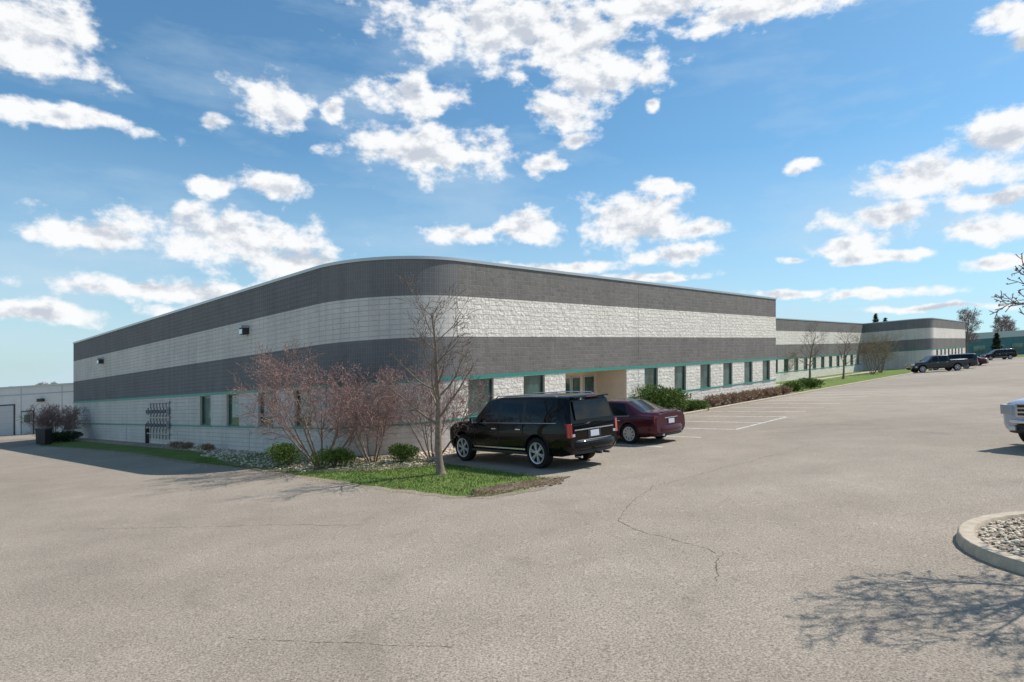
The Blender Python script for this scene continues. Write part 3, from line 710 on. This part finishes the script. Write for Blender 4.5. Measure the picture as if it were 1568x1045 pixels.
def sedan(name,paint,x,y,hx,hy,scale):
    e=empty(name)
    rings=[(2.44,2.44,.3,.52,.62,.58,.5,'',''),(2.34,2.32,.22,.62,.71,.78,.68,'',''),(2.1,2.08,.2,.70,.78,.87,.76,'',''),(1.6,1.6,.2,.78,.86,.91,.78,'',''),(1.15,1.15,.2,.83,.92,.915,.78,'',''),
    (.9,.85,.2,.87,.955,.915,.77,'','g'),(.66,.0,.2,.885,1.38,.91,.60,'',''),(.56,-.06,.2,.89,1.40,.91,.60,'g',''),(-.3,-.3,.2,.90,1.45,.91,.61,'k',''),(-.37,-.37,.2,.90,1.45,.91,.61,'g',''),
    (-1.38,-1.05,.2,.93,1.405,.91,.59,'',''),(-1.5,-1.12,.2,.935,1.39,.91,.585,'','g'),(-2.0,-1.82,.22,.94,1.06,.90,.70,'',''),(-2.2,-2.2,.25,.93,1.045,.885,.70,'',''),(-2.40,-2.41,.30,.91,1.035,.85,.66,'',''),(-2.49,-2.50,.36,.87,.99,.79,.60,'','')]
    body(rings,paint,(1.5,-1.41),.34,.385,.915,e,.345)
    w=MB()
    for ax in (1.5,-1.41):
        for sg in (1,-1): wheel(w,ax,sg*.79,.34,.23,sg,9)
    w.build('wheels',e,sharp=40); d=MB(); seams(d,(.72,-.33,-1.15),.91,.3,.86)
    for sg in (1,-1):
        for hx_ in (-.15,-1.0): d.box((hx_,sg*.9,.78),(.17,.03,.025),'chrome')
        d.box((.6,sg*.99,.96),(.1,.18,.12),paint,None,.85)
        d.box((-2.42,sg*.76,.80),(.10,.11,.28),'tail',Matrix.Rotation(R(sg*-28),3,'Z'),.8); d.box((2.33,sg*.64,.6),(.14,.2,.16),'head',Matrix.Rotation(R(sg*20),3,'Z'))
        d.tube([(-2.55,sg*.5,.3),(-2.3,sg*.5,.3)],.04,'chrome',8)
        d.tube([(.55,sg*.87,.90),(-.4,sg*.87,.91),(-1.45,sg*.87,.94)],.009,'chrome',4)
        d.box((0,sg*.9,.26),(2.1,.06,.06),paint)
    d.box((-2.51,0,.72),(.012,.32,.15),'plate'); d.box((-2.51,0,.84),(.012,.7,.025),'chrome')
    d.box((-2.43,0,1.04),(.08,.9,.02),paint); d.box((2.45,0,.5),(.03,.7,.25),'blackplastic')
    d.build('trim',e,bevel=.01)
    d=MB(); d.bumper(-2.47,.46,.88,.09,.26,paint,-1,.35); d.bumper(-2.46,.30,.75,.07,.10,'blackplastic',-1,.25); d.build('bumpers',e,sharp=60)
    place(e,x,y,hx,hy,scale); return e
def pickup(name,paint,x,y,hx,hy,scale):
    e=empty(name)
    rings=[(2.95,2.93,.5,.95,1.08,.85,.78,'',''),(2.87,2.83,.42,1.06,1.16,.95,.86,'',''),(2.5,2.5,.4,1.11,1.21,.99,.9,'',''),(1.75,1.75,.4,1.16,1.26,1.0,.9,'',''),(1.42,1.35,.4,1.2,1.29,1.0,.89,'','g'),
    (1.22,.66,.4,1.22,1.82,1.0,.76,'',''),(1.12,.58,.4,1.22,1.84,1.0,.76,'g',''),(.2,.2,.4,1.22,1.9,1.0,.76,'k',''),(.1,.1,.4,1.22,1.9,1.0,.76,'g',''),(-.8,-.8,.4,1.22,1.89,1.0,.76,'',''),(-.98,-.95,.4,1.22,1.86,1.0,.75,'','g'),
    (-1.02,-1.05,.4,1.2,1.32,1.0,.94,'',''),(-1.1,-1.1,.4,1.2,1.32,1.0,.94,'','k'),(-2.85,-2.85,.42,1.2,1.32,1.0,.94,'',''),(-2.95,-2.95,.5,1.18,1.30,.97,.9,'','')]
    body(rings,paint,(1.95,-1.78),.42,.48,1.0,e,.45)
    w=MB()
    for ax in (1.95,-1.78):
        for sg in (1,-1): wheel(w,ax,sg*.86,.415,.27,sg,6)
    w.build('wheels',e,sharp=40); d=MB(); seams(d,(1.2,.15,-.9,-1.04),1.0,.5,1.2)
    for sg in (1,-1):
        d.box((1.1,sg*1.13,1.3),(.12,.22,.22),'blackplastic'); d.box((2.86,sg*.80,.98),(.22,.30,.24),'head',Matrix.Rotation(R(sg*12),3,'Z'))
        d.box((-2.93,sg*.9,1.0),(.1,.12,.35),'tail'); d.box((0.1,sg*.97,.42),(2.2,.14,.06),'blackplastic')
        d.box((3.05,sg*.62,.52),(.05,.16,.1),'head')
        for hx_ in (.3,-.7): d.box((hx_,sg*1.0,1.08),(.2,.04,.035),'chrome')
    d.box((2.95,0,.97),(.06,1.15,.32),'chrome')
    for k in range(3): d.box((2.985,0,.87+k*.1),(.012,1.05,.06),'blackplastic')
    d.box((-2.99,0,.8),(.01,.33,.16),'plate')
    d.build('trim',e,bevel=.012)
    d=MB(); d.bumper(2.92,.68,.98,.14,.12,'chrome',1,.4); d.bumper(2.90,.50,.95,.13,.26,'blackplastic',1,.4); d.bumper(-2.92,.6,.93,.12,.18,'chrome',-1,.2); d.build('bumpers',e,sharp=60)
    place(e,x,y,hx,hy,scale); return e
fw=Vector((-.65,.76)).normalized()
def from_rear(axle,xa,sc): return (axle[0]-fw.x*xa*sc,axle[1]-fw.y*xa*sc)
p=from_rear((1.55,19.1),-1.58,1.08); suv('black_suv','black',p[0],p[1],fw.x,fw.y,1.08)
p=from_rear((5.0,23.65),-1.41,1.08); sedan('maroon_sedan','maroon',p[0],p[1],fw.x,fw.y,1.08)
h=Vector((-.95,-.3)).normalized(); pickup('silver_pickup_truck','silver',13.4-h.x*2.98*1.05,16.0-h.y*2.98*1.05,h.x,h.y,1.05)
pickup('dark_pickup_truck','grey',51.9,77.5,-1,.12,1.05)
suv('dark_suv','grey',57.6,83,-.8,.6,.98); sedan('dark_sedan','maroon',66,92,-.7,.7,1.0)
suv('dark_suv','black',92,120,-1,.15,1.0)
mb=MB(); mb.box((0,0,.55),(.6,.6,1.0),'blackplastic',None,1.12); mb.box((0,0,1.09),(.74,.74,.09),'darkmetal',None,.9); mb.tube([(-.3,.3,.12),(.3,.3,.12)],.1,'rubber',10)
o=mb.build('waste_bin'); o.location=(-32.2,43.6,shear_z(-32.2)+.02)
# ------------------------------------------------------------------ light, sky
el=R(52); az=math.atan2(.94,.34)
sd=Vector((math.cos(el)*math.sin(az),math.cos(el)*math.cos(az),math.sin(el)))
sl=bpy.data.lights.new('sun','SUN'); sl.energy=5.0; sl.angle=R(.5); sl.color=(1,.955,.89)
so=bpy.data.objects.new('sun',sl); scene.collection.objects.link(so); so.rotation_euler=(-sd).to_track_quat('-Z','Y').to_euler()
wd=bpy.data.worlds.new('World'); scene.world=wd; wd.use_nodes=True; nt=wd.node_tree
wd.cycles.sampling_method='MANUAL'; wd.cycles.sample_map_resolution=256
for n in list(nt.nodes): nt.nodes.remove(n)
out=N(nt,'ShaderNodeOutputWorld')
tc=N(nt,'ShaderNodeTexCoord'); sx=N(nt,'ShaderNodeSeparateXYZ'); L(nt,tc.outputs['Generated'],sx.inputs[0])
zc=mth(nt,'MAXIMUM',sx.outputs[2],.012); cb=N(nt,'ShaderNodeCombineXYZ'); L(nt,sx.outputs[0],cb.inputs[0]); L(nt,sx.outputs[1],cb.inputs[1]); L(nt,zc,cb.inputs[2])
sky=N(nt,'ShaderNodeTexSky',sky_type='NISHITA'); sky.sun_disc=False; sky.sun_elevation=el; sky.sun_rotation=az; sky.altitude=200; sky.air_density=1.0; sky.dust_density=.6; sky.ozone_density=1.5
L(nt,cb.outputs[0],sky.inputs[0])
skc=mix(nt,1,sky.outputs[0],(.66,1.0,1.08),'MULTIPLY')
azn=mth(nt,'ARCTAN2',sx.outputs[0],sx.outputs[1]); hyp=mth(nt,'SQRT',mth(nt,'ADD',mth(nt,'MULTIPLY',sx.outputs[0],sx.outputs[0]),mth(nt,'MULTIPLY',sx.outputs[1],sx.outputs[1])))
te=mth(nt,'DIVIDE',sx.outputs[2],mth(nt,'MAXIMUM',hyp,.05))
P=N(nt,'ShaderNodeCombineXYZ'); L(nt,azn,P.inputs[0]); L(nt,te,P.inputs[1])
# cumulus: azimuth deg, elevation (rise/run), half width deg, half height
CL=[(-1,.55,11.5,.065),(5,.53,7.5,.075),(8,.475,6,.06),(13,.57,8,.04),(22,.54,9,.03),(4.8,.415,3.4,.034),(12.3,.42,1.0,.013),(5.4,.37,2.2,.016),
(-20.8,.405,3.4,.046),(-9.4,.435,4.8,.040),(-15.5,.40,1.6,.02),(-7.5,.35,7.6,.046),(3,.335,2.3,.021),(-25.2,.36,1.1,.016),
(-34,.19,3.8,.028),(-24.4,.20,7.6,.044),(-20.5,.28,3.6,.02),(-25,.275,2.6,.02),(-19,.165,5.6,.036),(-28.5,.118,8.5,.018),(-36.5,.08,5,.015),(-22,.09,7,.012),
(-4.6,.225,3.6,.018),(1.4,.235,3.8,.026),(10.8,.24,5.4,.046),(16,.225,3.8,.018),(15,.185,3.8,.018),(4.2,.17,6,.013),(13,.148,5,.010),(12.8,.29,2.4,.015),
(24.6,.30,1.9,.012),(34,.265,5.2,.030),(38,.30,3.8,.034),(30,.215,4,.024),(37,.225,4,.015),(36.8,.19,3.8,.020),(28,.18,2.8,.018),(30.3,.158,3.6,.009),(24.7,.17,1.3,.006),(30,.112,5,.008),(37.8,.145,3,.010),(34,.09,5,.006),(24,.12,3,.008),
(38.5,.45,2.4,.022),(38.8,.41,1.4,.02),(-38,.435,5.2,.065),(-36,.335,6.5,.02),
(50,.28,8,.06),(75,.35,12,.08),(-60,.25,12,.06),(100,.25,14,.06),(160,.3,18,.08),(-120,.3,20,.08)]
def noisev(t,v,scale,det,ro):
    n=N(t,'ShaderNodeTexNoise'); n.inputs['Scale'].default_value=scale; n.inputs['Detail'].default_value=det; n.inputs['Roughness'].default_value=ro; n.noise_dimensions='2D'; L(t,v,n.inputs['Vector']); return n
w=noisev(nt,P.outputs[0],9,3,.55)
va=N(nt,'ShaderNodeVectorMath',operation='SUBTRACT'); L(nt,w.outputs['Color'],va.inputs[0]); va.inputs[1].default_value=(.5,.5,.5)
vb=N(nt,'ShaderNodeVectorMath',operation='MULTIPLY_ADD'); L(nt,va.outputs[0],vb.inputs[0]); vb.inputs[1].default_value=(.055,.03,0); L(nt,P.outputs[0],vb.inputs[2])
cur_=None
for c in CL:
    q=N(nt,'ShaderNodeVectorMath',operation='MULTIPLY_ADD'); L(nt,vb.outputs[0],q.inputs[0]); q.inputs[1].default_value=(1/R(c[2]),1/c[3],0); q.inputs[2].default_value=(-R(c[0])/R(c[2]),-c[1]/c[3],0)
    l=N(nt,'ShaderNodeVectorMath',operation='LENGTH'); L(nt,q.outputs[0],l.inputs[0])
    cur_=l.outputs['Value'] if cur_ is None else mth(nt,'MINIMUM',cur_,l.outputs['Value'])
def fb(off):
    m=N(nt,'ShaderNodeMapping'); m.inputs['Scale'].default_value=(1,1.4,1); m.inputs['Location'].default_value=off; L(nt,P.outputs[0],m.inputs[0]); return noisev(nt,m.outputs[0],19,7,.58).outputs['Fac']
n0=fb((0,0,0)); n1=fb((.010,.024,0))
d0=mth(nt,'ADD',mth(nt,'SUBTRACT',1.0,mth(nt,'MINIMUM',cur_,2.2)),mth(nt,'MULTIPLY',mth(nt,'SUBTRACT',n0,.5),2.3))
al=N(nt,'ShaderNodeMapRange',interpolation_type='SMOOTHSTEP'); L(nt,d0,al.inputs[0]); al.inputs[1].default_value=-.14; al.inputs[2].default_value=.52
sh=N(nt,'ShaderNodeMapRange',interpolation_type='SMOOTHSTEP'); L(nt,mth(nt,'ADD',mth(nt,'MULTIPLY',mth(nt,'SUBTRACT',n1,n0),2.4),mth(nt,'MULTIPLY',d0,.5)),sh.inputs[0]); sh.inputs[1].default_value=.1; sh.inputs[2].default_value=.8
ccol=mix(nt,sh.outputs[0],(.97,.98,.99),(.58,.63,.71))
mv=N(nt,'ShaderNodeMapping'); mv.inputs['Scale'].default_value=(1,3.2,1); L(nt,P.outputs[0],mv.inputs[0])
vn=noisev(nt,mv.outputs[0],2.6,6,.6).outputs['Fac']; veil=mth(nt,'MULTIPLY',ramp(nt,vn,[(.46,g(0)),(.76,g(1))]),.38)
hz=N(nt,'ShaderNodeMapRange'); L(nt,te,hz.inputs[0]); hz.inputs[1].default_value=0; hz.inputs[2].default_value=.34; hz.inputs[3].default_value=.62; hz.inputs[4].default_value=0
bgS=N(nt,'ShaderNodeBackground'); L(nt,skc,bgS.inputs[0]); bgS.inputs[1].default_value=.132
bgC=N(nt,'ShaderNodeBackground'); L(nt,ccol,bgC.inputs[0]); bgC.inputs[1].default_value=1.0
bgH=N(nt,'ShaderNodeBackground'); bgH.inputs[0].default_value=(.60,.75,.88,1); bgH.inputs[1].default_value=.98
m1=N(nt,'ShaderNodeMixShader'); L(nt,mth(nt,'ADD',veil,hz.outputs[0],clamp=True),m1.inputs[0]); L(nt,bgS.outputs[0],m1.inputs[1]); L(nt,bgH.outputs[0],m1.inputs[2])
m2=N(nt,'ShaderNodeMixShader'); L(nt,al.outputs[0],m2.inputs[0]); L(nt,m1.outputs[0],m2.inputs[1]); L(nt,bgC.outputs[0],m2.inputs[2])
L(nt,m2.outputs[0],out.inputs[0])
# ------------------------------------------------------------------ camera
cd=bpy.data.cameras.new('camera'); cd.sensor_width=36; cd.clip_end=6000; cd.clip_start=.1
cd.lens=22.29; cd.shift_x=0; cd.shift_y=.0339
co=bpy.data.objects.new('camera',cd); scene.collection.objects.link(co); co.location=(0,0,2.75+shear_z(0)); co.rotation_euler=(R(90),0,0)
scene.camera=co
scene.view_settings.view_transform='Standard'; scene.view_settings.look='None'; scene.view_settings.exposure=0
